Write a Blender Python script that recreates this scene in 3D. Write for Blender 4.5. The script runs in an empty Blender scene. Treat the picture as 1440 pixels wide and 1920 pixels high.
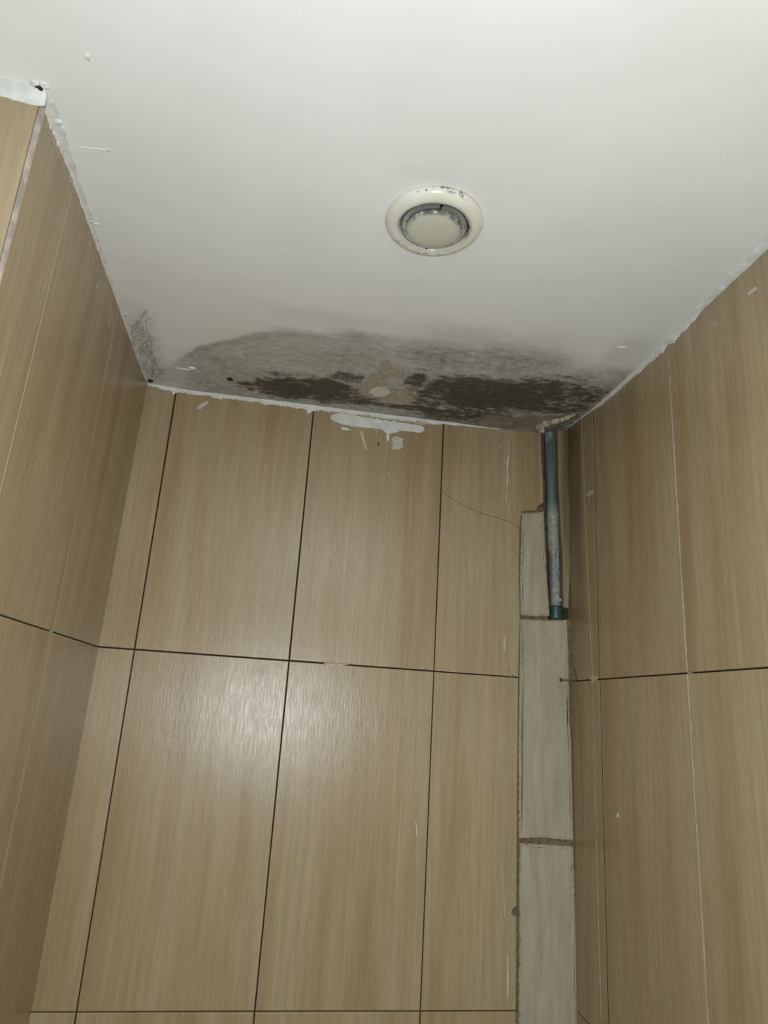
import bpy, bmesh, math, random
import numpy as np
from mathutils import Vector, Matrix, noise, Euler

random.seed(7)
S = bpy.context.scene
COL = S.collection

# ------------------------------------------------------------------ camera
Z0 = 1.84                      # height of the tile joint at eye level above the floor
FPX = 1273.34
CAM = Vector((-0.0445, -1.4097, -0.0777 + Z0))
ROT = Euler((1.85046, -0.06147, -0.17115), 'XYZ')
cd = bpy.data.cameras.new('camera')
cd.sensor_fit = 'VERTICAL'; cd.sensor_height = 24.0
cd.lens = FPX / 1920 * 24.0
cd.clip_start = 0.01
cam = bpy.data.objects.new('camera', cd); COL.objects.link(cam)
cam.location = CAM; cam.rotation_euler = ROT
S.camera = cam

# ------------------------------------------------------------------ light
S.view_settings.view_transform = 'Standard'
S.view_settings.look = 'None'
S.view_settings.gamma = 1
S.view_settings.use_curve_mapping = False
S.view_settings.exposure = 0.0
w = bpy.data.worlds.new('world'); S.world = w; w.use_nodes = True
w.node_tree.nodes['Background'].inputs[0].default_value = (0.8, 0.9, 1.0, 1)
w.node_tree.nodes['Background'].inputs[1].default_value = 0.05
RM = ROT.to_matrix()
ld = bpy.data.lights.new('phone_flash', 'POINT')
ld.energy = 28; ld.color = (0.90, 1.0, 1.06); ld.shadow_soft_size = 0.006
lo = bpy.data.objects.new('phone_flash', ld); COL.objects.link(lo)
lo.location = CAM + RM @ Vector((0.030, -0.045, 0.012))
# added soft fill at ceiling height behind the photographer, lifts the walls
ad = bpy.data.lights.new('rear_fill', 'AREA')
ad.shape = 'DISK'; ad.size = 0.5; ad.energy = 6.5; ad.color = (0.93, 1.0, 1.03)
ao = bpy.data.objects.new('rear_fill', ad); COL.objects.link(ao)
ao.location = (0.12, -1.45, 2.38)

# ------------------------------------------------------------------ room frames
XL, XR, T = -0.36683, 0.60317, 0.55940
AL, AR, CT, CY, KL = 0.00527, -0.03871, 0.00621, 0.00085, 0.0097
DE = 0.7365

class Frame:
    """a wall plane: u along the wall, v up (0 at the eye level joint), n into the room"""
    def __init__(s, O, U, V, N):
        s.O = Vector(O); s.U = Vector(U); s.V = Vector(V)
        n = s.U.cross(s.V).normalized()
        s.N = n if n.dot(Vector(N)) > 0 else -n
    def at(s, u, v, n=0.0):
        return s.O + s.U * u + s.V * v + s.N * n
    def px(s, x, y):
        """wall coordinates of the point seen at a spot of the photograph"""
        D = RM @ Vector(((x - 720) / FPX, -(y - 960) / FPX, -1))
        M = Matrix((s.U, s.V, -D)).transposed()
        r = M.inverted() @ (CAM - s.O)
        return (r.x, r.y)

BACK = Frame((0, 0, Z0), (1, 0, 0), (0, 0, 1), (0, -1, 0))
LEFT = Frame((XL, 0, Z0), (AL, -1, 0), (KL, 0, 1), (1, 0, 0))
RIGHT = Frame((XR, 0, Z0), (AR, -1, 0), (0, 0, 1), (-1, 0, 0))
CEIL = Frame((0, 0, Z0 + T), (1, 0, CT), (0, -1, CY), (0, 0, -1))
FRONT = Frame((0, -0.745, Z0), (1, 0, 0), (0, 0, 1), (0, -1, 0))

def fbm(x, y, z=0.0, o=4):
    return noise.fractal(Vector((x, y, z)), 1.0, 2.0, o)
def sst(a, b, x):
    t = min(1, max(0, (x - a) / (b - a))); return t * t * (3 - 2 * t)
def ceil_v(x, d):
    """height of the old plaster ceiling above the eye level joint"""
    z = T + CT * x + CY * d
    z += 0.021 * math.exp(-((x - XR) / 0.05) ** 2 - (d / 0.17) ** 2)
    z += 0.004 * math.exp(-((x - XL) / 0.06) ** 2 - (d / 0.08) ** 2)
    z += 0.0008 * fbm(x * 6, d * 6, 2.0)
    return z

# ------------------------------------------------------------------ helpers
def link(name, me, mats, parent=None, **k):
    o = bpy.data.objects.new(name, me); COL.objects.link(o)
    for m in (mats if isinstance(mats, (list, tuple)) else [mats]): me.materials.append(m)
    if parent: o.parent = parent
    for a, b in k.items(): o[a] = b
    return o
def bm_obj(name, bm, mats, parent=None, smooth=False, **k):
    me = bpy.data.meshes.new(name)
    bmesh.ops.recalc_face_normals(bm, faces=bm.faces)
    if smooth:
        for f in bm.faces: f.smooth = True
    bm.to_mesh(me); bm.free()
    return link(name, me, mats, parent, **k)
def box(bm, a, b, mat=0):
    vs = [bm.verts.new((x, y, z)) for x in (a[0], b[0]) for y in (a[1], b[1]) for z in (a[2], b[2])]
    for q in ((0, 1, 3, 2), (4, 6, 7, 5), (0, 4, 5, 1), (2, 3, 7, 6), (0, 2, 6, 4), (1, 5, 7, 3)):
        f = bm.faces.new([vs[i] for i in q]); f.material_index = mat
def prism(bm, F, poly, n0, n1, mat=0, bevel=0.0, tilt=(0, 0), uvoff=None, lay=None):
    """solid slab with the outline poly (wall coordinates) from depth n0 to n1 in front of the wall plane"""
    cu = sum(p[0] for p in poly) / len(poly); cv = sum(p[1] for p in poly) / len(poly)
    def P(p, n):
        return F.at(p[0], p[1], n + tilt[0] * (p[0] - cu) + tilt[1] * (p[1] - cv))
    lo_ = [bm.verts.new(P(p, n0)) for p in poly]
    rings = [lo_]
    if bevel > 0:
        k = len(poly)
        area = sum(poly[i][0] * poly[(i + 1) % k][1] - poly[(i + 1) % k][0] * poly[i][1] for i in range(k))
        sg = 1 if area > 0 else -1
        ins = []
        for i in range(k):
            a = Vector(poly[i - 1]); b = Vector(poly[i]); c = Vector(poly[(i + 1) % k])
            e1 = (b - a).normalized(); e2 = (c - b).normalized()
            m = Vector((-(e1.y + e2.y), e1.x + e2.x)) * sg
            m = m.normalized() if m.length > 1e-6 else Vector((-e1.y, e1.x)) * sg
            co = max(0.4, m.dot(Vector((-e1.y, e1.x)) * sg))
            ins.append(b + m * bevel / co)
        rings.append([bm.verts.new(P(p, n1 - bevel)) for p in poly])
        rings.append([bm.verts.new(P((p.x, p.y), n1 - bevel * .25)) for p in [Vector(poly[i]).lerp(ins[i], .6) for i in range(k)]])
        rings.append([bm.verts.new(P((p.x, p.y), n1)) for p in ins])
    else:
        rings.append([bm.verts.new(P(p, n1)) for p in poly])
    fs = [bm.faces.new(rings[-1]), bm.faces.new(lo_[::-1])]
    for A, B in zip(rings, rings[1:]):
        for i in range(len(A)):
            fs.append(bm.faces.new((A[i - 1], A[i], B[i], B[i - 1])))
    for f in fs: f.material_index = mat
    if lay is not None:
        ox, oy = uvoff
        for f in fs:
            for l in f.loops:
                d = l.vert.co - F.O
                l[lay].uv = (d.dot(F.U.normalized()) + ox, d.dot(F.V.normalized()) + oy)
    return fs
def rect(u0, v0, u1, v1): return [(u0, v0), (u1, v0), (u1, v1), (u0, v1)]
def rough_outline(pts, step=0.002, amp=0.0012, seed=0.0, spike=0.0):
    """resample a closed outline and roughen it the way brushed paint or broken plaster ends"""
    out = []; k = len(pts)
    for i in range(k):
        a = Vector(pts[i]); b = Vector(pts[(i + 1) % k]); L = (b - a).length
        m = max(1, int(L / step)); nrm = Vector((-(b - a).y, (b - a).x)).normalized() if L > 0 else Vector((0, 0))
        for j in range(m):
            p = a.lerp(b, j / m)
            q = fbm(p.x * 160 + seed, p.y * 160, seed, 3) * amp
            if spike: q += (random.random() ** 3) * spike
            out.append(tuple(p + nrm * q))
    return out
def lathe(name, prof, mats, parent, loc, seg=72, closed=False):
    bm = bmesh.new(); rings = []
    for r, z in prof:
        if r < 1e-6: rings.append([bm.verts.new((0, 0, z))])
        else: rings.append([bm.verts.new((r * math.cos(2 * math.pi * i / seg), r * math.sin(2 * math.pi * i / seg), z)) for i in range(seg)])
    pairs = list(zip(rings, rings[1:]))
    if closed: pairs.append((rings[-1], rings[0]))
    for A, B in pairs:
        for i in range(seg):
            a, b = A[i % len(A)], A[(i + 1) % len(A)]; c, d = B[(i + 1) % len(B)], B[i % len(B)]
            vs = []
            for v in (a, b, c, d):
                if v not in vs: vs.append(v)
            if len(vs) > 2: bm.faces.new(vs)
    o = bm_obj(name, bm, mats, parent, smooth=True); o.location = loc
    return o
def tube(bm, pts, rad, sides=8, mat=0, cap=True):
    """rad: number or list"""
    n = len(pts); rad = rad if isinstance(rad, (list, tuple)) else [rad] * n
    rings = []
    for i, p in enumerate(pts):
        t = (pts[min(n - 1, i + 1)] - pts[max(0, i - 1)]).normalized()
        a = t.cross(Vector((0, 0, 1)) if abs(t.z) < .9 else Vector((1, 0, 0))).normalized(); b = t.cross(a)
        rings.append([bm.verts.new(p + (a * math.cos(2 * math.pi * j / sides) + b * math.sin(2 * math.pi * j / sides)) * rad[i]) for j in range(sides)])
    for A, B in zip(rings, rings[1:]):
        for j in range(sides):
            f = bm.faces.new((A[j - 1], A[j], B[j], B[j - 1])); f.smooth = True; f.material_index = mat
    if cap:
        for r in (rings[0], rings[-1]): bm.faces.new(r).material_index = mat

# ------------------------------------------------------------------ materials
def srgb(r, g, b):
    f = lambda c: (c / 255 / 12.92) if c / 255 <= 0.04045 else ((c / 255 + 0.055) / 1.055) ** 2.4
    return (f(r), f(g), f(b), 1)
class MB:
    def __init__(s, name, rough=0.6):
        s.m = bpy.data.materials.new(name); s.m.use_nodes = True
        s.t = s.m.node_tree; s.b = s.t.nodes['Principled BSDF']; s.b.inputs['Roughness'].default_value = rough
    def n(s, ty, **k):
        nd = s.t.nodes.new(ty)
        for a, b in k.items(): setattr(nd, a, b)
        return nd
    def put(s, sock, v):
        if isinstance(v, bpy.types.NodeSocket): s.t.links.new(v, sock)
        else: sock.default_value = v
    def co(s, kind='Object'): return s.n('ShaderNodeTexCoord').outputs[kind]
    def map(s, vec, sc, loc=(0, 0, 0)):
        nd = s.n('ShaderNodeMapping'); s.put(nd.inputs[0], vec); nd.inputs['Scale'].default_value = sc; nd.inputs['Location'].default_value = loc
        return nd.outputs[0]
    def noise(s, vec, scale=1, detail=4, rough=.5, dist=0):
        nd = s.n('ShaderNodeTexNoise'); s.put(nd.inputs['Vector'], vec)
        nd.inputs['Scale'].default_value = scale; nd.inputs['Detail'].default_value = detail
        nd.inputs['Roughness'].default_value = rough; nd.inputs['Distortion'].default_value = dist
        return nd.outputs['Fac']
    def ramp(s, fac, stops):
        nd = s.n('ShaderNodeValToRGB'); s.put(nd.inputs[0], fac); e = nd.color_ramp.elements
        while len(e) < len(stops): e.new(.5)
        for el, (p, c) in zip(e, stops):
            el.position = p; el.color = c if len(c) == 4 else (*c, 1)
        return nd.outputs['Color']
    def step(s, fac, a, b, lo=0.0, hi=1.0):
        nd = s.n('ShaderNodeMapRange'); nd.interpolation_type = 'SMOOTHSTEP'
        s.put(nd.inputs['Value'], fac)
        nd.inputs['From Min'].default_value = a; nd.inputs['From Max'].default_value = b
        nd.inputs['To Min'].default_value = lo; nd.inputs['To Max'].default_value = hi
        return nd.outputs[0]
    def math(s, op, a, b=0.0, clamp=False):
        nd = s.n('ShaderNodeMath', operation=op, use_clamp=clamp); s.put(nd.inputs[0], a); s.put(nd.inputs[1], b)
        return nd.outputs[0]
    def mix(s, fac, a, b, mode='MIX'):
        nd = s.n('ShaderNodeMix', data_type='RGBA', blend_type=mode)
        s.put(nd.inputs[0], fac); s.put(nd.inputs[6], a); s.put(nd.inputs[7], b)
        return nd.outputs[2]
    def attr(s, name): return s.n('ShaderNodeAttribute', attribute_name=name).outputs['Fac']
    def bump(s, h, strength, dist, prev=None):
        nd = s.n('ShaderNodeBump'); s.put(nd.inputs['Height'], h)
        nd.inputs['Strength'].default_value = strength; nd.inputs['Distance'].default_value = dist
        if prev: s.put(nd.inputs['Normal'], prev)
        return nd.outputs[0]
    def out(s, color=None, normal=None, rough=None):
        if color is not None: s.put(s.b.inputs['Base Color'], color)
        if normal is not None: s.put(s.b.inputs['Normal'], normal)
        if rough is not None: s.put(s.b.inputs['Roughness'], rough)
        return s.m

def tile_mat():
    m = MB('wood_look_tile', .3)
    uv = m.co('UV')
    broad = m.noise(m.map(uv, (14, .9, 1)), 1, 5, .55, .4)
    fine = m.noise(m.map(uv, (110, 4.5, 1)), 1, 4, .6)
    hair = m.noise(m.map(uv, (380, 26, 1)), 1, 3, .6)
    base = m.ramp(broad, [(.30, srgb(158, 136, 103)), (.45, srgb(172, 151, 119)), (.58, srgb(177, 161, 133)), (.72, srgb(184, 164, 130))])
    col = m.mix(m.step(fine, .38, .66, 0, .35), base, srgb(146, 126, 96))
    col = m.mix(m.step(fine, .30, .40, .22, 0), col, srgb(193, 177, 147))
    col = m.mix(m.step(hair, .52, .70, 0, .17), col, srgb(139, 121, 92))
    gr = m.noise(uv, 900, 2, .7)
    col = m.mix(m.step(gr, .5, .72, 0, .10), col, srgb(120, 104, 80))
    scr = m.noise(m.map(uv, (300, 22, 1)), 1, 3, .65)
    n1 = m.bump(m.step(scr, .42, .62), .13, .0006)
    n2 = m.bump(gr, .28, .00035, n1)
    big = m.noise(m.map(uv, (60, 50, 1)), 1, 3)
    n3 = m.bump(big, .10, .0012, n2)
    m.b.inputs['Specular IOR Level'].default_value = .55
    sp = m.n('ShaderNodeSeparateXYZ'); m.put(sp.inputs[0], m.co())
    dirt = m.math('MULTIPLY', m.math('MULTIPLY', m.step(sp.outputs[1], -.085, -.055), m.step(sp.outputs[0], .572, .596)), m.step(sp.outputs[2], Z0 - .1, Z0 + .5, .15, .75))
    dn = m.noise(m.map(uv, (60, 7, 1)), 1, 5, .65)
    dm = m.math('MULTIPLY', dirt, m.step(dn, .25, .6, .45, 1.0), True)
    col = m.mix(dm, col, srgb(84, 68, 48))
    col = m.mix(1.0, col, (.83, .82, .76, 1), 'MULTIPLY')
    return m.out(col, n3, m.step(hair, .3, .7, .24, .33))
TILE = tile_mat()

def plain(name, c, rough=.6, c2=None, sc=40, bump=0.0, bs=60, bd=.001, detail=5):
    m = MB(name, rough); co = m.co()
    col = c if c2 is None else m.mix(m.step(m.noise(co, sc, detail, .6), .35, .65), c, c2)
    nr = m.bump(m.noise(co, bs, 6, .65), bump, bd) if bump else None
    return m.out(col, nr)
SUB = plain('dark_joint', srgb(46, 38, 32), .9, srgb(28, 23, 20), 90)
MORTAR = plain('brown_mortar', srgb(118, 102, 78), .9, srgb(92, 78, 58), 70, .6, 260, .002)
GROUT = plain('pale_grout', srgb(196, 182, 160), .8, srgb(172, 160, 144), 120, .3, 300, .001)
GGROUT = plain('grey_grout', srgb(178, 168, 160), .8, srgb(140, 132, 126), 60, .4, 300, .001)
PAINT = plain('white_paint', srgb(222, 222, 218), .45, srgb(205, 206, 202), 50, .5, 160, .0015)
FILM = plain('thin_paint_film', srgb(172, 160, 136), .5, srgb(160, 146, 120), 60)
THINP = plain('thin_white_paint', srgb(205, 200, 188), .6, srgb(180, 172, 154), 300, .4, 400, .001)
RUBP = plain('rubbed_paint', srgb(190, 178, 155), .6, srgb(170, 156, 130), 300)
RECESS = plain('shaded_recess', srgb(38, 34, 30), .95, srgb(18, 16, 15), 50, .8, 200, .003)  # near-black colour stands in for the shade deep in the recess
PLAST = plain('crumbled_plaster', srgb(206, 194, 168), .9, srgb(158, 142, 116), 90, .9, 160, .003)
CRACK = plain('crack', srgb(58, 40, 30), .9)
BAND = plain('brown_mark', srgb(158, 124, 88), .7)
YEL = plain('yellow_smudge', srgb(152, 132, 66), .7, srgb(168, 150, 96), 200)

def panel_mat():
    m = MB('cement_board', .75); co = m.co()
    a = m.noise(m.map(co, (60, 60, 7)), 1, 5, .6)
    b = m.noise(co, 34, 6, .65)
    col = m.ramp(a, [(.3, srgb(150, 140, 117)), (.5, srgb(162, 152, 129)), (.7, srgb(172, 163, 141))])
    col = m.mix(m.step(b, .56, .75, 0, .45), col, srgb(124, 112, 90))
    col = m.mix(m.step(m.noise(co, 22, 3, .5), .55, .7, 0, .3), col, srgb(160, 164, 146))
    e = m.attr('dirt')
    col = m.mix(m.math('MULTIPLY', e, m.step(m.noise(co, 150, 5, .7), .42, .58), True), col, srgb(104, 88, 64))
    nr = m.bump(m.noise(m.map(co, (110, 110, 10)), 1, 6, .6), .5, .0012)
    return m.out(col, nr)
PANEL = panel_mat()

def ceiling_mat():
    m = MB('mouldy_ceiling_paint', .5); co = m.co()
    haze, mold, peel, brown, chip = [m.attr(k) for k in ('haze', 'mold', 'peel', 'brown', 'chip')]
    col = m.mix(m.step(m.noise(co, 5, 4, .5), .35, .65), srgb(226, 226, 222), srgb(230, 230, 227))
    # grey bloom with streaks along the wall
    n1 = m.noise(m.map(co, (60, 80, 60)), 1, 8, .72)
    n2 = m.noise(m.map(co, (12, 26, 12), (3, 1, 0)), 1, 5, .6)
    hz = m.math('MULTIPLY', haze, m.math('MULTIPLY_ADD', n1, .9, False))
    hz.node.inputs[1].default_value = 1.0
    k = m.n('ShaderNodeMath', operation='MULTIPLY_ADD'); m.put(k.inputs[0], n1); k.inputs[1].default_value = 1.7; k.inputs[2].default_value = .02
    k2 = m.n('ShaderNodeMath', operation='MULTIPLY_ADD'); m.put(k2.inputs[0], n2); k2.inputs[1].default_value = .8; k2.inputs[2].default_value = .42
    hz = m.math('MULTIPLY', haze, m.math('MULTIPLY', k.outputs[0], k2.outputs[0]), True)
    col = m.mix(hz, col, srgb(94, 89, 68))
    # bare, peeled plaster
    pn = m.noise(m.map(co, (70, 110, 70), (8, 3, 0)), 1, 6, .7)
    pm = m.step(m.math('ADD', peel, m.math('MULTIPLY', m.math('SUBTRACT', pn, .5), .9)), .42, .58)
    pc = m.ramp(m.noise(m.map(co, (90, 150, 90)), 1, 7, .7), [(.3, srgb(128, 121, 104)), (.5, srgb(170, 163, 146)), (.68, srgb(196, 190, 176))])
    # black mould
    b1 = m.noise(m.map(co, (38, 62, 38), (2, 5, 0)), 1, 9, .74)
    b2 = m.noise(m.map(co, (150, 210, 150)), 1, 5, .7)
    bs = m.math('ADD', m.math('MULTIPLY', m.math('SUBTRACT', b1, .5), 2.2), m.math('MULTIPLY', m.math('SUBTRACT', b2, .5), .8))
    dark = m.step(m.math('ADD', mold, m.math('MULTIPLY', m.math('MULTIPLY', bs, .74), m.step(mold, 0, .3))), .30, .66)
    dcol = m.ramp(b2, [(.3, srgb(46, 43, 35)), (.54, srgb(68, 63, 50)), (.70, srgb(112, 104, 82))])
    col = m.mix(pm, col, pc)
    col = m.mix(m.math('MULTIPLY', dark, .93), col, dcol)
    # fresh white chip
    cm = m.step(m.math('ADD', chip, m.math('MULTIPLY', m.math('SUBTRACT', pn, .5), 1.3)), .42, .52)
    col = m.mix(cm, col, srgb(214, 212, 202))
    # damp brown plaster round the pipe
    bm_ = m.step(m.math('ADD', brown, m.math('MULTIPLY', m.math('SUBTRACT', n1, .5), 1.5)), .38, .70, 0, .9)
    bc = m.mix(m.step(n2, .35, .65), srgb(128, 114, 96), srgb(150, 136, 117))
    col = m.mix(bm_, col, bc)
    rgh = m.math('ADD', m.math('MULTIPLY', haze, .3), .5, True)
    nr = m.bump(m.noise(co, 9, 3, .5), .12, .004)
    rel = m.math('ADD', m.math('MULTIPLY', pm, -.5), m.math('MULTIPLY', m.math('MULTIPLY', haze, n1), .6))
    nr = m.bump(rel, .5, .0015, nr)
    return m.out(col, nr, rgh)
CEILM = ceiling_mat()

# ------------------------------------------------------------------ ceiling
def axis(cuts):
    out = []
    for a, b, s in cuts:
        n = max(1, round((b - a) / s)); out += [a + (b - a) * i / n for i in range(n)]
    return out + [cuts[-1][1]]
prof_haze = [(288, 712), (310, 690), (338, 668), (372, 648), (450, 627), (520, 620), (600, 620), (660, 622), (740, 611), (800, 612), (860, 618), (920, 632), (960, 645), (1010, 655), (1060, 668), (1110, 688), (1150, 672), (1190, 655), (1215, 640)]
HZ = sorted(CEIL.px(*p) for p in prof_haze)
hx = [p[0] for p in HZ]; hd = [p[1] for p in HZ]
def blob(x, d, px, py, rx, ry, p=2.0):
    c = CEIL.px(px, py); a = CEIL.px(px + rx, py); b = CEIL.px(px, py - ry)
    ex = abs(a[0] - c[0]); ed = abs(b[1] - c[1])
    q = (abs(x - c[0]) / ex) ** 2 + (abs(d - c[1]) / ed) ** 2
    return q
BL = {}
def blobs(key, lst):
    out = []
    for px, py, rx, ry, s in lst:
        c = CEIL.px(px, py); a = CEIL.px(px + rx, py); b = CEIL.px(px, py - ry)
        out.append((c[0], c[1], abs(a[0] - c[0]), abs(b[1] - c[1]), s))
    BL[key] = out
def bval(key, x, d):
    v = 0
    for cx, cd_, ex, ed, s in BL[key]:
        q = ((x - cx) / ex) ** 2 + ((d - cd_) / ed) ** 2
        if q < 9: v = max(v, s * math.exp(-q * q * .7)) if s > 0 else v
    for cx, cd_, ex, ed, s in BL[key]:
        if s < 0:
            q = ((x - cx) / ex) ** 2 + ((d - cd_) / ed) ** 2
            if q < 9: v += s * math.exp(-q * q * .7)
    return max(0, v)
blobs('mold', [(478, 724, 40, 12, .58), (540, 728, 74, 24, .74), (610, 732, 70, 26, .76), (655, 708, 46, 13, .60), (650, 747, 90, 13, .64),
               (778, 716, 26, 26, .60), (805, 748, 36, 30, .58), (840, 730, 58, 32, .66), (890, 740, 72, 38, .78), (945, 742, 72, 36, .80), (900, 775, 80, 20, .58),
               (830, 778, 80, 14, .56), (1005, 740, 76, 40, .68), (1055, 740, 66, 38, .62), (1000, 764, 90, 12, .62), (1062, 766, 60, 16, .58), (1062, 790, 60, 12, .46),
               (1100, 742, 54, 26, .54), (560, 706, 100, 9, .40), (940, 752, 130, 34, .56),
               (748, 702, 14, 9, .52), (800, 768, 110, 5, .64), (700, 757, 150, 5, .64), (431, 711, 5, 3.5, 1.3),
               (714, 716, 30, 26, -.7), (736, 740, 20, 18, -.25)])
blobs('peel', [(722, 684, 14, 12, .7), (728, 698, 24, 14, .75), (706, 716, 24, 18, .8), (694, 736, 34, 18, .8), (742, 745, 44, 22, .66), (800, 758, 44, 16, .46), (860, 775, 60, 12, .44), (640, 712, 16, 6, .45), (680, 752, 40, 10, .6), (820, 728, 8, 5, .6)])
blobs('chip', [(712, 735, 19, 9, 1.0)])
blobs('brown', [(945, 793, 62, 15, .75), (990, 792, 44, 16, .85), (1030, 786, 24, 8, .7)])
blobs('hz2', [(800, 330, 60, 10, .10), (1070, 440, 60, 12, .09), (265, 640, 28, 60, .22), (330, 705, 70, 18, .42), (960, 735, 150, 42, 1.0), (570, 722, 120, 26, .85), (1080, 730, 70, 44, .85), (840, 675, 150, 36, .85), (960, 680, 130, 36, .8), (640, 670, 150, 26, .72), (560, 745, 160, 14, .7), (450, 690, 90, 30, .60), (860, 735, 120, 40, 1.0), (1065, 765, 60, 22, 1.0), (1110, 745, 50, 18, .7), (1060, 800, 60, 22, 1.0), (1035, 814, 50, 14, 1.0), (1090, 775, 40, 22, .9), (1160, 690, 50, 40, .22), (1180, 660, 40, 30, .25), (870, 640, 120, 30, .34), (640, 600, 160, 12, .16), (1020, 640, 60, 20, .15)])

xs = axis([(-1.3, -.42, .08), (-.42, .66, .004), (.66, .70, .04)])
ds = axis([(-.06, -.004, .014), (-.004, .30, .004), (.30, 2.3, .025)])
verts = []; faces = []; at = {k: [] for k in ('haze', 'mold', 'peel', 'brown', 'chip')}
for d in ds:
    for x in xs:
        verts.append((x, -d, Z0 + ceil_v(x, d)))
        hv = 0
        if d < .35 and x > -.40:
            e = float(np.interp(x, hx, hd)); e += .006 * fbm(x * 14, 3.3)
            soft = .012 + .05 * sst(.05, .45, x)
            inside = sst(-soft * .35, soft, e - d)
            rel = max(0, d / max(e, .02))
            s = .60 + .22 * (1 - rel)
            s += .16 * math.exp(-((e - d - .018) / .014) ** 2) * sst(.2, -.1, x)      # tide mark
            s += .30 * sst(.10, .38, x) * (1 - rel)
            s *= .35 + .65 * sst(-.31, -.24, x)
            s *= 1 - .35 * math.exp(-((x - .50) / .04) ** 2) * sst(.45, .9, rel)
            hv = inside * s * (1 - sst(.58, .60, x) * .3)
        if x > -.40 and -.05 < d < 1: hv = max(hv, bval('hz2', x, d))
        at['haze'].append(hv)
        near = d < .3 and x > -.4
        for k in ('mold', 'peel', 'brown', 'chip'):
            at[k].append(bval(k, x, d) if near else 0.0)
nx = len(xs)
for j in range(len(ds) - 1):
    for i in range(nx - 1):
        a = j * nx + i; faces.append((a, a + 1, a + nx + 1, a + nx))
# closed slab above
nb = len(verts)
for d in (ds[0], ds[-1]):
    for x in (xs[0], xs[-1]): verts.append((x, -d, Z0 + T + .12))
faces.append((nb, nb + 2, nb + 3, nb + 1))
J = len(ds) - 1
faces.append([i for i in range(nx)][::-1] + [nb, nb + 1])
faces.append([J * nx + i for i in range(nx)] + [nb + 3, nb + 2])
faces.append([j * nx for j in range(J + 1)] + [nb + 2, nb])
faces.append([j * nx + nx - 1 for j in range(J + 1)][::-1] + [nb + 1, nb + 3])
me = bpy.data.meshes.new('ceiling'); me.from_pydata(verts, [], faces); me.update()
for k, v in at.items():
    a = me.attributes.new(k, 'FLOAT', 'POINT'); a.data.foreach_set('value', v + [0.0] * 4)
for p in me.polygons: p.use_smooth = len(p.vertices) == 4 and p.index < len(faces) - 5
ceiling = link('ceiling', me, CEILM, kind='structure', label='white painted plaster ceiling with dark mould along the tiled back wall', category='ceiling')

# ------------------------------------------------------------------ tiled walls
def dirt_layer(me, fn):
    a = me.attributes.new('dirt', 'FLOAT', 'POINT')
    a.data.foreach_set('value', [fn(v.co) for v in me.vertices])
H, G, TH = 0.6081, 0.0011, 0.009
def wall_mesh(): 
    bm = bmesh.new(); return bm, bm.loops.layers.uv.new('UVMap')
def roff(): return (random.uniform(-20, 20), random.uniform(-20, 20))
WB, WT = -Z0, .64          # bottom and top of the tiling

# back wall ---------------------------------------------------------------
bm, lay = wall_mesh()
chL = BACK.px(974, 1158)[0]
# slab behind the tiles, with the recess of the pipe left open
def bx(u0, v0, u1, v1, n0, n1, mat): prism(bm, BACK, rect(u0, v0, u1, v1), n0, n1, mat)
RZ0, RX0 = .10, .505
bx(-1.3, WB, RX0, WT, -.12, -TH, 1)
bx(RX0, WB, .72, RZ0, -.12, -TH, 1)
bx(RX0, RZ0, .72, WT, -.12, -.046, 3)
bx(.6035, RZ0, .72, WT, -.046, -TH, 3)
rows = [(0, WT), (-H, 0), (-2 * H, -H), (-3 * H, -2 * H), (WB, -3 * H)]
tilts = {(0, 0): (0, .002), (0, 1): (.003, -.006), (0, 2): (-.002, -.007), (1, 1): (-.004, .001), (1, 2): (.0045, 0)}
def face_n(F, u, v):
    """how far the slightly crooked tile at this spot stands proud of the wall plane"""
    if F is not BACK: return 0.0
    for (r_, c_), (a, b) in tilts.items():
        u0, u1 = ((XL - .012, -.3), (-.3, 0), (0, .3))[c_]; v0, v1 = ((0, WT), (-H, 0))[r_]
        if u0 <= u < u1 and v0 <= v < v1: return a * (u - (u0 + u1) / 2) + b * (v - (v0 + v1) / 2)
    return 0.0
for r, (v0, v1) in enumerate(rows):
    cols = [(XL - .012, -.3), (-.3, 0), (0, .3)]
    for c, (u0, u1) in enumerate(cols):
        g = G if r else G * 1.2
        prism(bm, BACK, rect(u0 + g, v0 + g, u1 - g, v1 - g), -TH, 0, 0, .0009, tilts.get((r, c), (0, 0)), roff(), lay)
    if r: prism(bm, BACK, rect(.3 + G, v0 + G, chL - .002, v1 - G), -TH, 0, 0, .0009, tilts.get((r, 3), (0, 0)), roff(), lay)
# the cracked tile beside the pipe: two pieces
B = lambda x, y: BACK.px(x, y)
crack = [B(*p) for p in ((826, 919), (838, 929), (855, 939), (875, 950), (900, 961), (925, 969), (945, 974), (960, 981), (974, 990))]
cr = [(u, v + .0004) for u, v in crack]; cl = [(u, v - .0004) for u, v in crack]
off = roff()
up = [(.3 + G, cr[0][1] + .001)] + cr[1:] + [B(976, 975), B(978, 958), B(990, 957), B(1004, 957), B(1010, 948), B(1019, 942), B(1018, 900), B(1015, 850), B(1014, 812), (BACK.px(1013, 790)[0], WT), (.3 + G, WT)]
prism(bm, BACK, up, -TH, 0, 0, .0005, (0, 0), off, lay)
low = [(.3 + G, G)] + [(chL - .002, G)] + [B(975, 1158), B(973, 1080)] + [(cl[-1][0], cl[-1][1])] + cl[1:-1][::-1] + [(.3 + G, cl[0][1] + .0005)]
prism(bm, BACK, low, -TH, 0, 0, .0005, (0, 0), off, lay)
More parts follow.
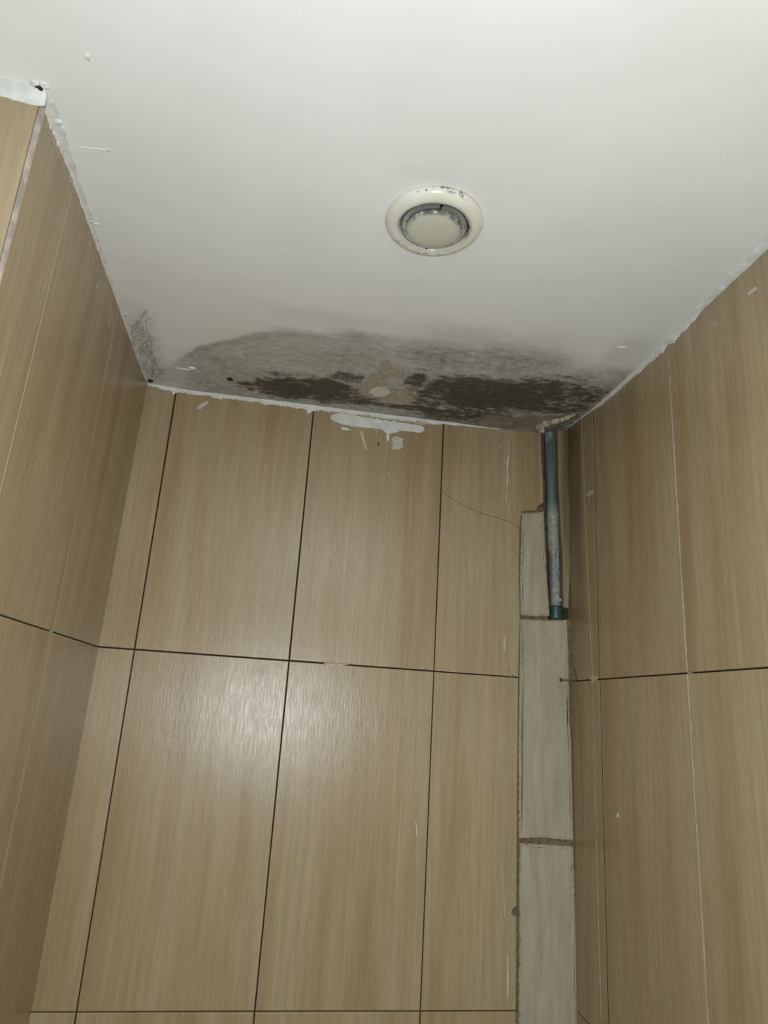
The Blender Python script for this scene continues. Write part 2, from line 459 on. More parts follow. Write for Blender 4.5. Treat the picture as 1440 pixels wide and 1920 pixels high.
# strip of tile between pipe and corner, plaster edges of the chase
st = rough_outline([B(1046, 806), B(1048, 900), B(1052, 985), B(1056, 1040), B(1057, 1100), B(1058, 1138), (.599, B(1060, 1140)[1]), (.606, .3), (.606, .58)], .006, .0012, 3)
prism(bm, BACK, st, -.03, -.002, 0, 0, (0, 0), roff(), lay)
# brown mortar round the inset panels
prism(bm, BACK, rough_outline([(chL - .003, WB + .01), (.607, WB + .01), (.607, .135), B(1052, 1162), B(1028, 1162), B(1022, 1000), B(1020, 950), B(1006, 950), B(1003, 955), B(978, 952), B(974, 1000)], .004, .0012, 9), -TH, -.0016, 3)
# light mortar in the joint where it was patched
prism(bm, BACK, rough_outline([B(606, 1243), B(622, 1241), B(655, 1244), B(655, 1246), B(640, 1248), B(615, 1247)], .002, .0006, 5), -TH, .0003, 2)
prism(bm, BACK, rough_outline([B(957, 1267), B(963, 1266), B(964, 1270), B(957, 1270)], .002, .0004, 5), -TH, .0002, 3)
wall_back = bm_obj('wall_back', bm, [TILE, SUB, GROUT, MORTAR], kind='structure', label='back wall of tall beige wood-look tiles under the mould', category='wall')
def d_back(co):
    x = co.x; z = co.z - Z0
    return .5 * sst(.575, .60, x) * sst(.1, .5, z)
dirt_layer(wall_back.data, d_back)
for f in wall_back.data.polygons:
    pass

# left wall ---------------------------------------------------------------
bm, lay = wall_mesh()
prism(bm, LEFT, rect(-.02, WB, .73, WT), -.10, -TH, 1)
vj = [-.006, .3089, .6089, .729]
for r, (v0, v1) in enumerate(rows):
    for c in range(3):
        u0, u1 = vj[c], vj[c + 1]
        g = .0006
        prism(bm, LEFT, rect(u0 + g, v0 + G * .8, u1 - (g if c < 2 else 0), v1 - G * .8), -TH, 0, 0, .0007, (0, 0), roff(), lay)
for u in vj[1:3]:
    prism(bm, LEFT, rect(u - .0010, WB, u + .0010, WT), -TH, -.0003, 2)
wall_left = bm_obj('wall_left', bm, [TILE, SUB, GROUT], kind='structure', label='left side wall of beige wood-look tiles beside the cobweb', category='wall')
dirt_layer(wall_left.data, lambda co: 0.0)

# pilaster front, left of the niche ---------------------------------------
bm, lay = wall_mesh()
fx = FRONT.px(76, 188)[0]
prism(bm, FRONT, rect(-1.3, WB, fx - .012, WT), -.14, -TH, 1)
prism(bm, FRONT, rect(-1.3, WB, XL - .06, WT), -.60, -.10, 1)
for r, (v0, v1) in enumerate(rows):
    u1 = fx
    for c in range(4):
        u0 = u1 - .3
        prism(bm, FRONT, rect(u0 + .001, v0 + G, u1 - .001, v1 - G), -TH, 0, 0, .0008, (0, 0), roff(), lay); u1 = u0
wall_front = bm_obj('wall_front', bm, [TILE, SUB], kind='structure', label='front face of the wall end at the far left', category='wall')
dirt_layer(wall_front.data, lambda co: 0.0)
# grey filler up the outer corner
bm = bmesh.new()
a = LEFT.at(.729, 0, -.001); b = FRONT.at(fx, 0, -.001); c = (LEFT.at(.729, 0, -.02) + FRONT.at(fx, 0, -.02)) / 2
sec = [a, (a + b) / 2 + Vector((.0016, -.0016, 0)), b, c]
rings = []
N_ = 120
for i in range(N_ + 1):
    v = WB + (.555 - WB) * i / N_
    rings.append([bm.verts.new(p + Vector((KL * v if k in (0, 1) else 0, 0, v)) + Vector((.0006, -.0006, 0)) * fbm(v * 40, k)) for k, p in enumerate(sec)])
for A, B_ in zip(rings, rings[1:]):
    for k in range(4): bm.faces.new((A[k - 1], A[k], B_[k], B_[k - 1]))
bm.faces.new(rings[0]); bm.faces.new(rings[-1])
bm_obj('trim_1', bm, GGROUT, kind='structure', label='grey filler strip up the outer tile corner at the left', category='trim')

# right wall --------------------------------------------------------------
bm, lay = wall_mesh()
prism(bm, RIGHT, rect(-.06, WB, 2.3, WT), -.10, -TH, 1)
vj = [-.004, .1388, .4448, .7528, 1.06, 1.367, 1.674, 1.98, 2.29]
for r, (v0, v1) in enumerate(rows):
    for c in range(len(vj) - 1):
        u0, u1 = vj[c], vj[c + 1]
        gl = .0010 if c == 1 else (.0015 if c else 0); gr_ = .0010 if c == 0 else .0015
        if c == 0: tl = (0.0, .001)
        else: tl = (random.uniform(-.0012, .0012), random.uniform(-.0008, .0008))
        # narrow strip is cut finely so that its stain can follow the corner
        prism(bm, RIGHT, rect(u0 + gl, v0 + G, u1 - gr_, v1 - G), -TH, 0, 0, .0007, tl, roff(), lay)
prism(bm, RIGHT, rect(.1388 - .0009, WB, .1388 + .0009, WT), -TH, -.0001, 1)
for k, u in enumerate(vj[2:-1]):
    prism(bm, RIGHT, rect(u - .0016, 0, u + .0016, WT), -TH, -.0006, 2)
    prism(bm, RIGHT, rect(u - .0012, WB, u + .0012, 0), -TH, -.0006, 2)
bm_ = bm
wall_right = bm_obj('wall_right', bm_, [TILE, SUB, GGROUT], kind='structure', label='right side wall of beige wood-look tiles with the nail in its joint', category='wall')
dirt_layer(wall_right.data, lambda co: 0.0)

# rest of the room behind the photographer --------------------------------
WP = plain('wall_paint', srgb(205, 200, 190), .7)
FL = plain('floor_tile', srgb(150, 140, 125), .4, srgb(140, 130, 116), 8)
bm = bmesh.new(); box(bm, (-1.3, -2.3, -.08), (.75, .12, 0)); bm_obj('floor', bm, FL, kind='structure', label='beige tiled floor', category='floor')
bm = bmesh.new(); box(bm, (-1.3, -2.4, 0), (.75, -2.3, Z0 + .70)); bm_obj('wall_rear', bm, WP, kind='structure', label='pale painted wall behind the photographer', category='wall')
bm = bmesh.new(); box(bm, (-1.4, -2.4, 0), (-1.3, -.745, Z0 + .70)); bm_obj('wall_far_left', bm, WP, kind='structure', label='pale painted wall left of the photographer', category='wall')

# ------------------------------------------------------------------ paint and filler along the ceiling
def fillet(name, F, path, parent=None, mat=PAINT, step=.004, label=None, rag=1.0):
    """a wedge of filler in the angle of wall and ceiling; path: (u, drop on the wall, reach on the ceiling)"""
    bm = bmesh.new(); us = [p[0] for p in path]; rings = []
    n = int(abs(us[-1] - us[0]) / step)
    sg = 1 if us[-1] > us[0] else -1
    xsn = us if sg > 0 else us[::-1]
    f1 = [p[1] for p in path][::sg]; f2 = [p[2] for p in path][::sg]
    for i in range(n + 1):
        u = us[0] + (us[-1] - us[0]) * i / n
        a = float(np.interp(u, xsn, f1)); b = float(np.interp(u, xsn, f2))
        b *= 1 + .12 * fbm(u * 90, 3.1)
        a *= 1 + rag * (.40 * fbm(u * 45, 1.7, F.O.x) + .35 * fbm(u * 240, 4.0)); b *= 1 + .15 * fbm(u * 40, 8.1)
        P0 = F.at(u, 0, 0); x, d = P0.x, -P0.y
        top = ceil_v(x, d)
        fn = face_n(F, u, .5)
        w0 = F.at(u, top + .006, -.003); wl = F.at(u, top - a, fn - .0003); wl2 = F.at(u, top - a * .96, fn + .0009)
        mid = F.at(u, top - max(.0010, a * .22), max(fn + .0012, b * .24))
        c = F.at(u, top, b); cz = Z0 + ceil_v(c.x, -c.y); ce = Vector((c.x, c.y, cz - .0008)); ct = Vector((c.x, c.y, cz + .004))
        rings.append([bm.verts.new(q) for q in (w0, wl, wl2, mid, ce, ct)])
    for A, B_ in zip(rings, rings[1:]):
        for k in range(6):
            f = bm.faces.new((A[k - 1], A[k], B_[k], B_[k - 1])); f.smooth = k in (3, 4)
    bm.faces.new(rings[0]); bm.faces.new(rings[-1])
    return bm_obj(name, bm, mat, parent, kind='structure', label=label, category='trim')
fillet('trim_2', BACK, [(-.362, .003, .003), (-.345, .006, .003), (-.30, .008, .003), (-.25, .006, .003), (-.2, .007, .004), (-.1, .009, .004), (-.02, .010, .004), (.03, .009, .004), (.10, .008, .003), (.2, .008, .003), (.3, .007, .003), (.34, .004, .003), (.40, .0018, .0012), (.44, .0012, .001)],
       label='white paint line between back wall tiles and mouldy ceiling')
fillet('trim_3', LEFT, [(.738, .014, .010), (.70, .012, .009), (.66, .008, .009), (.62, .004, .007), (.56, .004, .008), (.5, .004, .006), (.42, .003, .005), (.35, .002, .004), (.2, .0015, .003), (.02, .0015, .0025)],
       label='white paint line between ceiling and left wall tiles')
fillet('trim_4', RIGHT, [(.02, .002, .002), (.13, .0025, .003), (.2, .004, .006), (.30, .005, .008), (.38, .006, .007), (.43, .011, .006), (.445, .004, .006), (.46, .012, .006), (.50, .008, .007), (.55, .002, .012), (.8, .002, .014), (1.0, .002, .014), (1.6, .003, .012)],
       label='white paint line between ceiling and right wall tiles')
fillet('trim_5', FRONT, [(-.3525, .016, .010), (-.365, .019, .012), (-.40, .014, .012), (-.45, .008, .012), (-.55, .008, .010), (-1.2, .008, .010)],
       label='white paint line above the wall end at the far left', rag=.15)

# ------------------------------------------------------------------ marks on the walls
def mark(name, F, pxs, mat, parent, n=.0007, step=.0018, amp=.0010, spike=0, seed=0., n0=-.0004):
    bm = bmesh.new()
    q = [F.px(*p) for p in pxs]; cu = sum(p[0] for p in q) / len(q); cv = sum(p[1] for p in q) / len(q)
    e = .01; b = face_n(F, cu, cv); tl = ((face_n(F, cu + e, cv) - b) / e, (face_n(F, cu, cv + e) - b) / e)
    if abs(tl[0]) > .02 or abs(tl[1]) > .02: tl = (0, 0)
    if F is RIGHT: n += .0002
    ol = rough_outline(q, step, amp, seed, spike); cu = sum(p[0] for p in ol) / len(ol); cv = sum(p[1] for p in ol) / len(ol)
    b = face_n(F, cu, cv)
    prism(bm, F, ol, b + n0 - .0006, b + n, tilt=tl)
    bmesh.ops.triangulate(bm, faces=bm.faces)
    return bm_obj(name, bm, mat, parent)
mark('paint_smear', BACK, [(620, 784), (623, 777), (634, 775), (655, 777), (675, 781), (700, 785), (730, 789), (760, 793), (785, 797), (794, 800), (796, 806), (790, 811), (770, 809), (752, 807), (742, 811), (730, 812), (729, 825), (727, 827), (725, 825), (725, 812), (718, 806), (700, 803), (680, 801), (660, 799), (640, 794), (626, 790)], PAINT, wall_back, .0012, .0022, .0016, .0016, 1)
mark('paint_smear', BACK, [(638, 801), (650, 801), (660, 806), (656, 807), (648, 806), (642, 806)], PAINT, wall_back, seed=2, amp=.0018)
mark('paint_smear', BACK, [(675, 809), (679, 808), (683, 822), (687, 838), (689, 843), (686, 844), (682, 833), (678, 820)], THINP, wall_back, seed=3)
mark('paint_smear', BACK, [(735, 822), (740, 819), (746, 818), (754, 822), (756, 838), (750, 841), (744, 843), (737, 839), (738, 831)], THINP, wall_back, seed=4, spike=.0045, step=.0015)
mark('paint_smear', BACK, [(704, 806), (707, 806), (707, 815), (705, 815)], RUBP, wall_back, seed=5)
mark('speck', BACK, [(708, 829), (711, 829), (711, 834), (709, 835)], CRACK, wall_back, seed=6, amp=.0003)
mark('paint_smear', BACK, [(369, 765), (376, 757), (386, 752), (391, 752), (388, 758), (380, 764), (372, 768)], THINP, wall_back, seed=7, amp=.0025)
mark('paint_smear', BACK, [(398, 743), (406, 741), (416, 745), (417, 749), (408, 746), (399, 746)], PAINT, wall_back, seed=8)
mark('paint_smear', BACK, [(323, 728), (330, 730), (341, 735), (330, 737), (325, 742), (322, 734)], PAINT, wall_back, seed=9)
mark('paint_smear', BACK, [(562, 764), (574, 766), (588, 768), (584, 772), (577, 776), (575, 769)], PAINT, wall_back, seed=9)
mark('paint_smear', BACK, [(594, 765), (604, 765), (607, 768), (597, 769)], PAINT, wall_back, seed=10)
mark('paint_smear', BACK, [(628, 770), (650, 772), (676, 774), (674, 776), (650, 774), (630, 773)], PAINT, wall_back, seed=11)
# greyish film above the long smear and towards the right
mark('paint_film', BACK, [(677, 776), (700, 774), (760, 780), (820, 787), (828, 791), (792, 797), (760, 790), (720, 786), (680, 780)], RUBP, wall_back, .0004, seed=12)
for i, (x0, y0, x1, y1, wd, ma) in enumerate([(955, 822, 953, 848, 3.0, RUBP), (954, 850, 951, 885, 4.0, THINP), (952, 886, 951, 915, 3.2, THINP), (951, 918, 949, 940, 3.0, RUBP), (949, 944, 953, 958, 2, THINP), (729, 884, 730, 891, 2, THINP),
                                              (946, 1195, 946, 1222, 5, RUBP), (944, 1640, 946, 1730, 2.4, RUBP), (951, 1790, 952, 1870, 3, THINP), (779, 1540, 781, 1568, 2, THINP)]):
    h = wd / 2
    mark('scratch', BACK, [(x0 - h * .4, y0), (x0 + h * .6, y0), (x1 + h, (y1 * 2 + y0) / 3), (x1 + h * .4, y1), (x1 - h * .5, y1), (x1 - h, (y0 + y1) / 2)], ma, wall_back, .0003, seed=20 + i, amp=.0005)
mark('smudge', BACK, [(962, 866), (967, 862), (972, 864), (975, 868), (970, 874), (964, 870)], YEL, wall_back, .0003, seed=33, amp=.003)
mark('smudge', BACK, [(953, 1252), (955, 1252), (956, 1264), (954, 1264)], BAND, wall_back, .0003, seed=34)
mark('speck', BACK, [(971, 1698), (966, 1699), (960, 1706), (959, 1714), (964, 1718), (971, 1717)], MORTAR, wall_back, .0006, seed=35)
mark('speck', BACK, [(936, 836), (939, 836), (939, 839), (936, 839)], THINP, wall_back, seed=36, amp=.0003)
# right wall marks
mark('plaster_chip', RIGHT, [(1402, 551), (1408, 544), (1418, 538), (1420, 543), (1412, 549), (1404, 555)], THINP, wall_right, seed=40, amp=.001)
mark('plaster_chip', RIGHT, [(1338, 607), (1343, 602), (1346, 605), (1343, 612), (1339, 612)], THINP, wall_right, seed=41, amp=.001)
mark('plaster_chip', RIGHT, [(1099, 930), (1104, 922), (1113, 919), (1110, 927), (1104, 933)], RUBP, wall_right, seed=42, amp=.003)
mark('plaster_chip', RIGHT, [(1104, 1268), (1116, 1266), (1121, 1270), (1118, 1277), (1111, 1283), (1109, 1275)], RUBP, wall_right, seed=43, amp=.002)
mark('plaster_chip', RIGHT, [(1156, 1524), (1159, 1524), (1160, 1532), (1157, 1534)], THINP, wall_right, seed=44, amp=.0006)
mark('plaster_chip', RIGHT, [(1340, 609), (1343, 603), (1346, 606), (1342, 613)], THINP, wall_right, seed=41, amp=.001)
# old filler line up the narrow right strip
bm = bmesh.new()
ln = [RIGHT.px(*p) for p in ((1090, 785), (1097, 960), (1103, 1120), (1110, 1262), (1116, 1500), (1122, 1760), (1126, 1915))]
pts = []
for i in range(160):
    v = ln[0][1] + (ln[-1][1] - ln[0][1]) * i / 159
    u = float(np.interp(v, [p[1] for p in ln][::-1], [p[0] for p in ln][::-1])) + .0005 * fbm(v * 14, 2)
    pts.append((u, v))
for (u, v), (u2, v2) in zip(pts, pts[1:]):
    w_ = .0030 * (1 + .5 * fbm(v * 25, 7))
    prism(bm, RIGHT, [(u - w_, v), (u + w_, v), (u2 + w_, v2), (u2 - w_, v2)], -.0003, .0008)
bm_obj('filler_line', bm, plain('old_filler', srgb(166, 148, 120), .6, srgb(150, 132, 104), 60), wall_right)
# brown hair crack from the nail downwards
bm = bmesh.new()
tube(bm, [RIGHT.at(*RIGHT.px(*p), .0001) for p in ((1070, 1215), (1074, 1245), (1080, 1266), (1083, 1290), (1086, 1340), (1088, 1380), (1090, 1440), (1092, 1500), (1093, 1560))], [.0003, .0005, .0005, .0006, .0005, .0006, .0004, .0003, .0002], 6)
bm_obj('crack', bm, CRACK, wall_right)
# left wall film of paint near the ceiling
mark('paint_film', LEFT, [(88, 215), (103, 235), (118, 285), (133, 335), (130, 352), (112, 300), (96, 262), (87, 240)], FILM, wall_left, .0001, seed=50)
mark('paint_film', LEFT, [(204, 570), (209, 560), (214, 590), (212, 625), (206, 622), (201, 605)], FILM, wall_left, .0001, seed=52)
mark('plaster_chip', LEFT, [(127, 330), (136, 333), (137, 340), (131, 343)], RUBP, wall_left, .001, seed=53)
mark('plaster_chip', LEFT, [(180, 534), (182, 534), (183, 539), (181, 539)], THINP, wall_left, .0006, seed=54, amp=.0003)

# lumps of paint on the ceiling
def lump(name, px, py, rx, ry, h, mat, seed, parent=ceiling):
    c = CEIL.px(px, py); bm = bmesh.new()
    bmesh.ops.create_icosphere(bm, subdivisions=3, radius=1)
    for v in bm.verts:
        k = 1 + .45 * noise.noise(v.co * 1.6 + Vector((seed, 0, 0)))
        v.co = Vector((v.co.x * rx * k, v.co.y * ry * k, v.co.z * h * k))
    bmesh.ops.translate(bm, verts=bm.verts, vec=(c[0], -c[1], Z0 + ceil_v(c[0], c[1])))
    return bm_obj(name, bm, mat, parent, smooth=True)
for i, q in enumerate([(165, 106, .0028, .004, .002), (108, 228, .0055, .005, .003), (118, 244, .003, .008, .002), (83, 160, .005, .005, .003), (66, 155, .006, .004, .003),
                       (172, 415, .003, .004, .002), (180, 420, .005, .0025, .0015), (203, 281, .003, .003, .0012), (222, 568, .003, .006, .0015), (236, 590, .004, .006, .0015),
                       (480, 735, .003, .003, .0012), (1165, 652, .010, .004, .0012), (360, 690, .008, .006, .0025), (345, 692, .014, .003, .0015)]):
    lump('paint_lump', q[0], q[1], q[2], q[3], q[4], CEILM if i > 9 else PAINT, i * 3.1)
lump('hole', 75, 163, .005, .0055, .0034, SUB, 4)
lump('hole', 431, 711, .0058, .0055, .0012, SUB, 9)
lump('hole', 282, 716, .006, .006, .004, SUB, 12)
# fine crack in the ceiling paint
bm = bmesh.new(); pp = [CEIL.px(*p) for p in ((140, 272), (152, 276), (168, 278), (185, 279), (203, 281))]
tube(bm, [Vector((u, -d, Z0 + ceil_v(u, d))) for u, d in pp], .0007, 6); bm_obj('paint_ridge', bm, CEILM, ceiling)

# ------------------------------------------------------------------ inset panels in the chase
def panel(pxs, label, seed, n=.0006, extra=None):
    bm = bmesh.new()
    poly = [BACK.px(*p) if p[1] < 4000 else p for p in pxs]
    if extra: poly = extra(poly)
    ol = rough_outline(poly, .004, .0012, seed)
    cu = sum(p[0] for p in ol) / len(ol); cv = sum(p[1] for p in ol) / len(ol)
    lay_ = bm.verts.layers.float.new('dirt')
    fs = prism(bm, BACK, ol, -.0085, n)
    inner = fs[0]
    hw = (max(p[0] for p in ol) - min(p[0] for p in ol)) / 2; hv = (max(p[1] for p in ol) - min(p[1] for p in ol)) / 2
    def ring(ins, nn):
        return [bm.verts.new(BACK.at(cu + (p[0] - cu) * (1 - ins / hw), cv + (p[1] - cv) * (1 - ins / hv), nn)) for p in ol]
    A = list(inner.verts); bm.faces.remove(inner)
    R1 = ring(.0012, n + .0005); R2 = ring(.006, n + .0006)
    for v in A: v[lay_] = .9
    for v in R1: v[lay_] = .6
    for v in R2: v[lay_] = .0
    byp = sorted(range(len(ol)), key=lambda k: k)
    Ao = []
    for p in ol:
        q = BACK.at(p[0], p[1], n); Ao.append(min(A, key=lambda v: (v.co - q).length))
    for X, Y in ((Ao, R1), (R1, R2)):
        for k in range(len(ol)): bm.faces.new((X[k - 1], X[k], Y[k], Y[k - 1]))
    bmesh.ops.triangulate(bm, faces=[bm.faces.new(R2)])
    return bm_obj('cement_panel', bm, PANEL, label=label, category='panel', group='pale cement panels set into the chase')
panel([(978, 962), (1019, 960), (1021, 1000), (1024, 1070), (1028, 1120), (1030, 1155), (1005, 1156), (976, 1153), (975, 1080)], 'short narrow pale cement panel left of the green pipe', 1)
panel([(975, 1161), (1030, 1163), (1063, 1163), (1065, 1210), (1067, 1290), (1067, 1340), (1071, 1400), (1073, 1500), (1075, 1576), (1020, 1571), (973, 1572), (972, 1400), (974, 1270)], 'long pale cement panel directly below the green pipe, behind the nail', 2)
panel([(974, 1581), (1020, 1583), (1075, 1587), (1078, 1700), (1081, 1800), (1085, 1960), (973, 1960)], 'lowest pale cement panel, running out of the bottom of the photo', 3,
      extra=lambda p: p[:-2] + [(p[-2][0], -1.2), (p[-1][0], -1.2)])

# ------------------------------------------------------------------ green pipe
def pipe_mat():
    m = MB('green_plastic_pipe', .35); co = m.co()
    g = m.mix(m.step(m.noise(co, 14, 4, .6), .4, .65), srgb(66, 90, 82), srgb(90, 98, 94))
    z = m.n('ShaderNodeSeparateXYZ'); m.put(z.inputs[0], co)
    low = m.step(z.outputs[2], Z0 + .36, Z0 + .41, 1, 0)
    base = m.step(z.outputs[2], Z0 + .155, Z0 + .165, 0, 1)
    top = m.step(z.outputs[2], Z0 + .535, Z0 + .57, 0, 1)
    xx = m.step(z.outputs[0], .560, .568, 0, 1)
    xr = m.step(z.outputs[0], .577, .583, 1, 0)
    n = m.noise(m.map(co, (45, 45, 18)), 1, 6, .6)
    msk = m.math('MULTIPLY', m.math('MULTIPLY', low, base), m.step(n, .30, .52))
    msk = m.math('MULTIPLY', msk, m.math('ADD', m.math('MULTIPLY', xx, xr), m.step(z.outputs[2], Z0 + .27, Z0 + .30), True), True)
    t2 = m.math('MULTIPLY', top, m.step(n, .42, .55))
    msk = m.math('MAXIMUM', msk, t2)
    cem = m.ramp(m.noise(co, 120, 6, .7), [(.30, srgb(112, 110, 100)), (.5, srgb(150, 150, 142)), (.70, srgb(178, 178, 170))])
    film = m.mix(m.step(m.noise(m.map(co, (30, 30, 5)), 1, 4, .6), .42, .6, 0, .65), g, srgb(112, 116, 114))
    col = m.mix(msk, film, cem)
    nr = m.bump(m.math('MULTIPLY', msk, m.noise(co, 200, 5, .7)), .6, .002)
    return m.out(col, nr, m.math('ADD', m.math('MULTIPLY', msk, .4), .35))
PIPE = pipe_mat()
pt, pb = BACK.px(1031, 800), BACK.px(1041, 1140)
PD = .012   # pipe axis behind the tile face
ptop = Vector((pt[0] - .0012 + PD * .43, PD, Z0 + pt[1] + .03)); pbot = Vector((pb[0] + .001 + PD * .57, PD + .004, Z0 + .135))
axisv = (pbot - ptop)
bm = bmesh.new(); npt = 60
tube(bm, [ptop + axisv * i / npt for i in range(npt + 1)], .0132, 32)
pipe = bm_obj('water_pipe', bm, PIPE, label='green plastic water pipe in the open chase, smeared with cement', category='pipe')
bm = bmesh.new(); e = axisv.normalized(); c0 = pbot + e * -.004
tube(bm, [c0 + e * t for t in (-.022, -.0215, -.019, .0, .012, .0125)], [.0136, .0152, .0158, .0158, .0156, .0140], 32)
GR = plain('green_fitting', srgb(32, 62, 54), .35, srgb(48, 76, 68), 60)
bm_obj('coupling', bm, GR, pipe)
bm = bmesh.new()
c1 = BACK.at(*BACK.px(1050, 1125), .002)
tube(bm, [c1 + Vector((0, .008, 0)), c1, c1 + Vector((0, -.0012, 0))], [.0016, .0030, .0012], 12)
bm_obj('screw', bm, plain('dull_screw', srgb(190, 186, 172), .4), pipe)

# crumbled plaster where the pipe enters the ceiling
def clump(name, spots, mat, **k):
    bm = bmesh.new()
    for i, (px, py, r, dep) in enumerate(spots):
        u, v = BACK.px(px, py); uc, dc = CEIL.px(px, py); b2 = bmesh.new()
        pos = Vector((uc, -dc, Z0 + ceil_v(uc, dc) - r * .3)) if dc > .001 else BACK.at(u, v, dep)
        bmesh.ops.create_icosphere(b2, subdivisions=4, radius=1)
        for q in b2.verts:
            n_ = 1 + .5 * noise.fractal(q.co * 2.2 + Vector((i * 3.7, 0, 0)), .8, 2.1, 5)
            q.co = Vector((q.co.x * r * n_, q.co.y * r * .8 * n_, q.co.z * r * n_))
        bmesh.ops.translate(b2, verts=b2.verts, vec=pos)
        tm = bpy.data.meshes.new('t'); b2.to_mesh(tm); b2.free(); bm.from_mesh(tm); bpy.data.meshes.remove(tm)
    return bm_obj(name, bm, mat, **k)
clump('plaster_clump', [(1013, 797, .0085, .002), (1015, 806, .0065, .002), (1025, 792, .008, .004), (1036, 790, .006, .004), (1044, 789, .007, .003), (1054, 788, .006, .003), (1064, 785, .0065, .003), (1074, 783, .005, .004)], PLAST,
      label='cream crumbled plaster lump at the top end of the green pipe', category='plaster')

# ------------------------------------------------------------------ nail
bm = bmesh.new()
n0 = RIGHT.at(.022, -.0005, -.012)
hd_ = BACK.at(*BACK.px(1040, 1276), .030)
dv = (hd_ - n0)
tube(bm, [n0, n0 + dv * .98], .0019, 12)
RUST = plain('rusty_steel', srgb(104, 92, 70), .55, srgb(70, 56, 40), 200, .4, 300, .0006)
e = dv.normalized()
nail = bm_obj('nail', bm, RUST, label='rusty nail sticking out of the right wall joint over the cement panel', category='nail')
bm = bmesh.new(); tube(bm, [hd_ - e * .0018, hd_ - e * .0012, hd_], [.0022, .0046, .0044], 16); bm_obj('nail_head', bm, RUST, nail)

# ------------------------------------------------------------------ exhaust valve
def valve_mat(kind):
    m = MB('old_white_plastic_' + kind, .22 if kind != 'throat' else .4); co = m.co()
    sp = m.n('ShaderNodeSeparateXYZ'); m.put(sp.inputs[0], co)
    r = m.math('SQRT', m.math('ADD', m.math('MULTIPLY', sp.outputs[0], sp.outputs[0]), m.math('MULTIPLY', sp.outputs[1], sp.outputs[1])))
    base = m.mix(m.step(m.noise(co, 18, 3, .5), .35, .65), srgb(214, 211, 196), srgb(220, 218, 206))
    if kind == 'disc': base = m.mix(m.step(m.noise(co, 18, 3, .5), .35, .65), srgb(186, 184, 168), srgb(192, 190, 176))
    n = m.noise(co, 70, 6, .7); f = m.noise(co, 320, 4, .7)
    if kind == 'flange':
        q = m.step(r, .0460, .0560, 1, 0)
        back = m.step(sp.outputs[1], .020, -.015, .25, 1)
        d = m.math('MULTIPLY', m.math('MULTIPLY', q, q), m.math('MULTIPLY', back, m.step(n, .25, .6, .5, 1.2)), True)
        edge = m.math('MULTIPLY', m.step(r, .0630, .0650), m.step(m.noise(m.map(co, (38, 38, 38), (1.3, 0, 0)), 1, 5, .65), .56, .62, 0, .7))
        lowg = m.math('MULTIPLY', m.step(sp.outputs[1], .02, .045, 0, 1), m.step(m.math('ADD', m.math('MULTIPLY', n, .5), m.math('MULTIPLY', f, .5)), .48, .62, 0, .5))
        d = m.math('MAXIMUM', m.math('MAXIMUM', d, edge), lowg)
    elif kind == 'throat':
        d = m.step(m.math('ADD', m.math('MULTIPLY', n, .6), m.math('MULTIPLY', f, .4)), .38, .66, .10, .80)
        d = m.math('MAXIMUM', d, m.math('MAXIMUM', m.step(r, .0432, .0448, 0, .95), m.step(r, .0385, .0365, 0, .6)))  # besides the grime, shade beside the disc is painted into the throat colour
    else:
        q = m.step(r, .030, .0375); up = m.step(sp.outputs[1], .01, -.03, .1, 1)
        d = m.math('MULTIPLY', m.math('MULTIPLY', q, up), m.step(n, .35, .6, .1, .9), True)
    col = m.mix(d, base, srgb(52, 50, 52))
    nr = m.bump(m.noise(co, 40, 3, .5), .06, .002)
    return m.out(col, nr)
vc = ((CEIL.px(725, 412)[0] + CEIL.px(907, 412)[0]) / 2, (CEIL.px(816, 347)[1] + CEIL.px(816, 477)[1]) / 2)
vx, vd = vc
vz = Z0 + ceil_v(vx, vd)
vent = bpy.data.objects.new('exhaust_valve', None); COL.objects.link(vent); vent.location = (vx, -vd, vz); vent.empty_display_size = .02
vent['label'] = 'round off-white plastic exhaust valve with sooty throat on the ceiling'; vent['category'] = 'vent'
Z = (0, 0, 0)
lathe('flange', [(.0665, .001), (.0668, -.0025), (.0655, -.0052), (.0625, -.0082), (.058, -.0108), (.053, -.0120), (.0490, -.0116), (.0462, -.0100), (.0450, -.0078), (.0448, -.003), (.0448, .001)], valve_mat('flange'), vent, Z, 96, True)
lathe('throat', [(.0452, -.0080), (.0438, -.0074), (.0428, -.0045), (.0405, -.0024), (.030, -.0016), (.005, -.0016), (.005, .0015), (.0455, .0015)], valve_mat('throat'), vent, Z, 96, True)
disc = lathe('valve_disc', [(0, -.0190), (.012, -.0188), (.024, -.0180), (.032, -.0168), (.0362, -.0150), (.0378, -.0128), (.0380, -.0105), (.0370, -.0092), (.030, -.0080), (0, -.0080)], valve_mat('disc'), vent, Z, 96)
DK = plain('soot', srgb(46, 44, 46), .7, srgb(80, 78, 78), 300)
SH = plain('worn_plastic', srgb(226, 226, 222), .15)
lathe('spindle', [(0, -.010), (.006, -.010), (.006, .001), (0, .001)], DK, vent, Z, 24)
for a in (90, 270):
    bm = bmesh.new(); box(bm, (-.0014, .036, -.0098), (.0014, .0450, -.0072)); box(bm, (-.0014, .0435, -.0098), (.0014, .0450, .001))
    o = bm_obj('bracket', bm, DK, vent); o.rotation_euler = (0, 0, math.radians(a - 90))
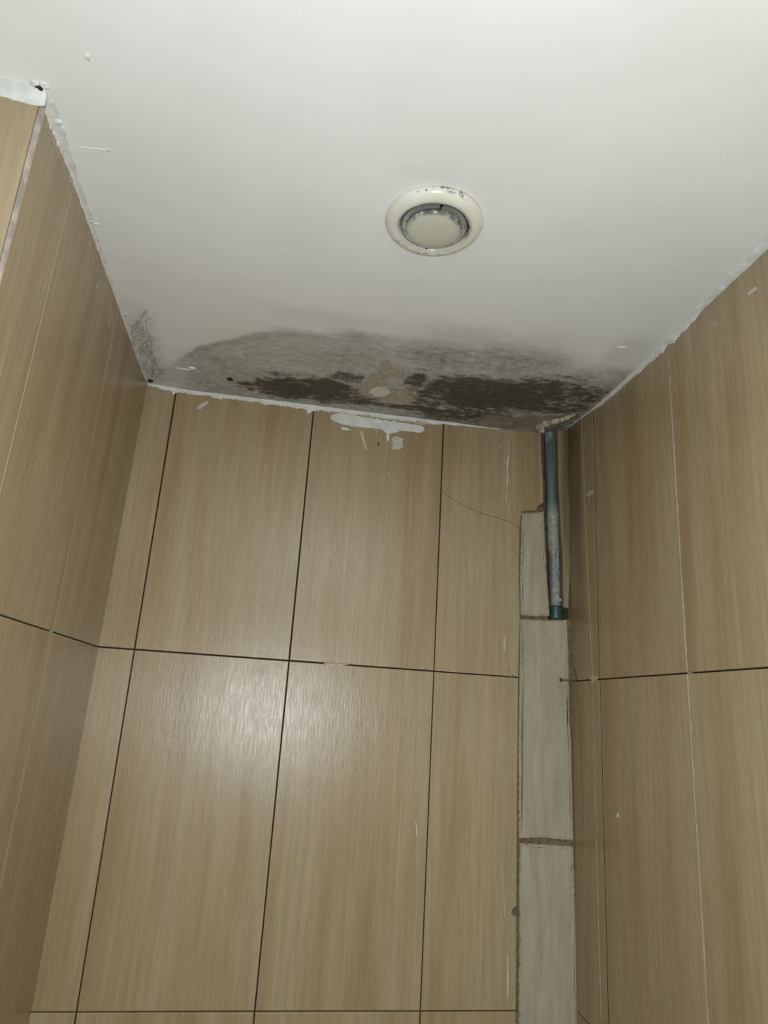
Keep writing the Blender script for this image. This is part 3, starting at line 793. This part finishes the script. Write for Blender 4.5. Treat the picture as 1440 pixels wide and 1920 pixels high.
# soot flakes on the rim
for a, w_ in ((-117, .013), (-87, .006), (-77, .009)):
    bm = bmesh.new(); rs = []
    for i in range(8):
        t = math.radians(a) + (i / 7 - .5) * w_ / .065
        k = .0022 * math.sin(math.pi * (i + .6) / 8.2)
        rs.append([bm.verts.new(Vector((math.cos(t) * r, math.sin(t) * r, z))) for r, z in ((.0664 - k * .2, -.0042), (.0656 - k, -.0060), (.0650 - k, -.0052), (.0655, -.0030))])
    for A, B_ in zip(rs, rs[1:]):
        for k in range(4): bm.faces.new((A[k - 1], A[k], B_[k], B_[k - 1]))
    bm.faces.new(rs[0]); bm.faces.new(rs[-1])
    bm_obj('soot_flake', bm, DK, vent)

# ------------------------------------------------------------------ cobweb in the corner
random.seed(21)
bm = bmesh.new()
C_ = lambda x, y: CEIL.px(x, y)
area = [(245, 612), (262, 588), (272, 580), (285, 598), (286, 640), (296, 680), (308, 702), (284, 716), (268, 690), (254, 650)]
def inpoly(x, y):
    c = False
    for i in range(len(area)):
        (x1, y1), (x2, y2) = area[i - 1], area[i]
        if (y1 > y) != (y2 > y) and x < (x2 - x1) * (y - y1) / (y2 - y1) + x1: c = not c
    return c
def cpt(px, py, drop):
    u, d = C_(px, py); return Vector((u, -d, Z0 + ceil_v(u, d) - drop))
main = [[(245, 612), (256, 606), (266, 592), (273, 579)], [(273, 579), (280, 588), (285, 598)], [(273, 579), (276, 610), (284, 640), (282, 660), (296, 684), (300, 700)],
        [(258, 652), (266, 645), (275, 640), (283, 628)], [(252, 634), (262, 610), (271, 590)], [(283, 716), (296, 706), (312, 700)], [(262, 665), (270, 650), (282, 645)], [(284, 716), (288, 690), (290, 670), (284, 650)],
        [(255, 645), (248, 625), (247, 612)], [(270, 690), (280, 670), (284, 655)], [(283, 716), (310, 714), (345, 722)]]
for k, p in enumerate(main):
    pts = []
    for (x0, y0), (x1, y1) in zip(p, p[1:]):
        for j in range(6):
            t = j / 6; pts.append(cpt(x0 + (x1 - x0) * t + random.uniform(-.5, .5), y0 + (y1 - y0) * t + random.uniform(-.5, .5), .002 + .003 * math.sin(k + t)))
    tube(bm, pts, .00026, 4, cap=False)
cnt = 0
while cnt < 170:
    x, y = random.uniform(240, 312), random.uniform(578, 716)
    if not inpoly(x, y): continue
    a = random.uniform(0, 6.28); pts = []; dr = random.uniform(.001, .006)
    for j in range(random.randint(5, 16)):
        pts.append(cpt(x, y, max(.0006, dr))); a += random.uniform(-.7, .7); x += 1.8 * math.cos(a); y += 1.8 * math.sin(a); dr += random.uniform(-.0006, .0006)
        if y > 715: break
    if len(pts) > 2: tube(bm, pts, .00014, 3, cap=False); cnt += 1
bm_obj('cobweb', bm, plain('dusty_thread', srgb(126, 122, 112), .9), label='dusty grey cobweb in the corner of ceiling, left wall and back wall', category='cobweb', kind='stuff')
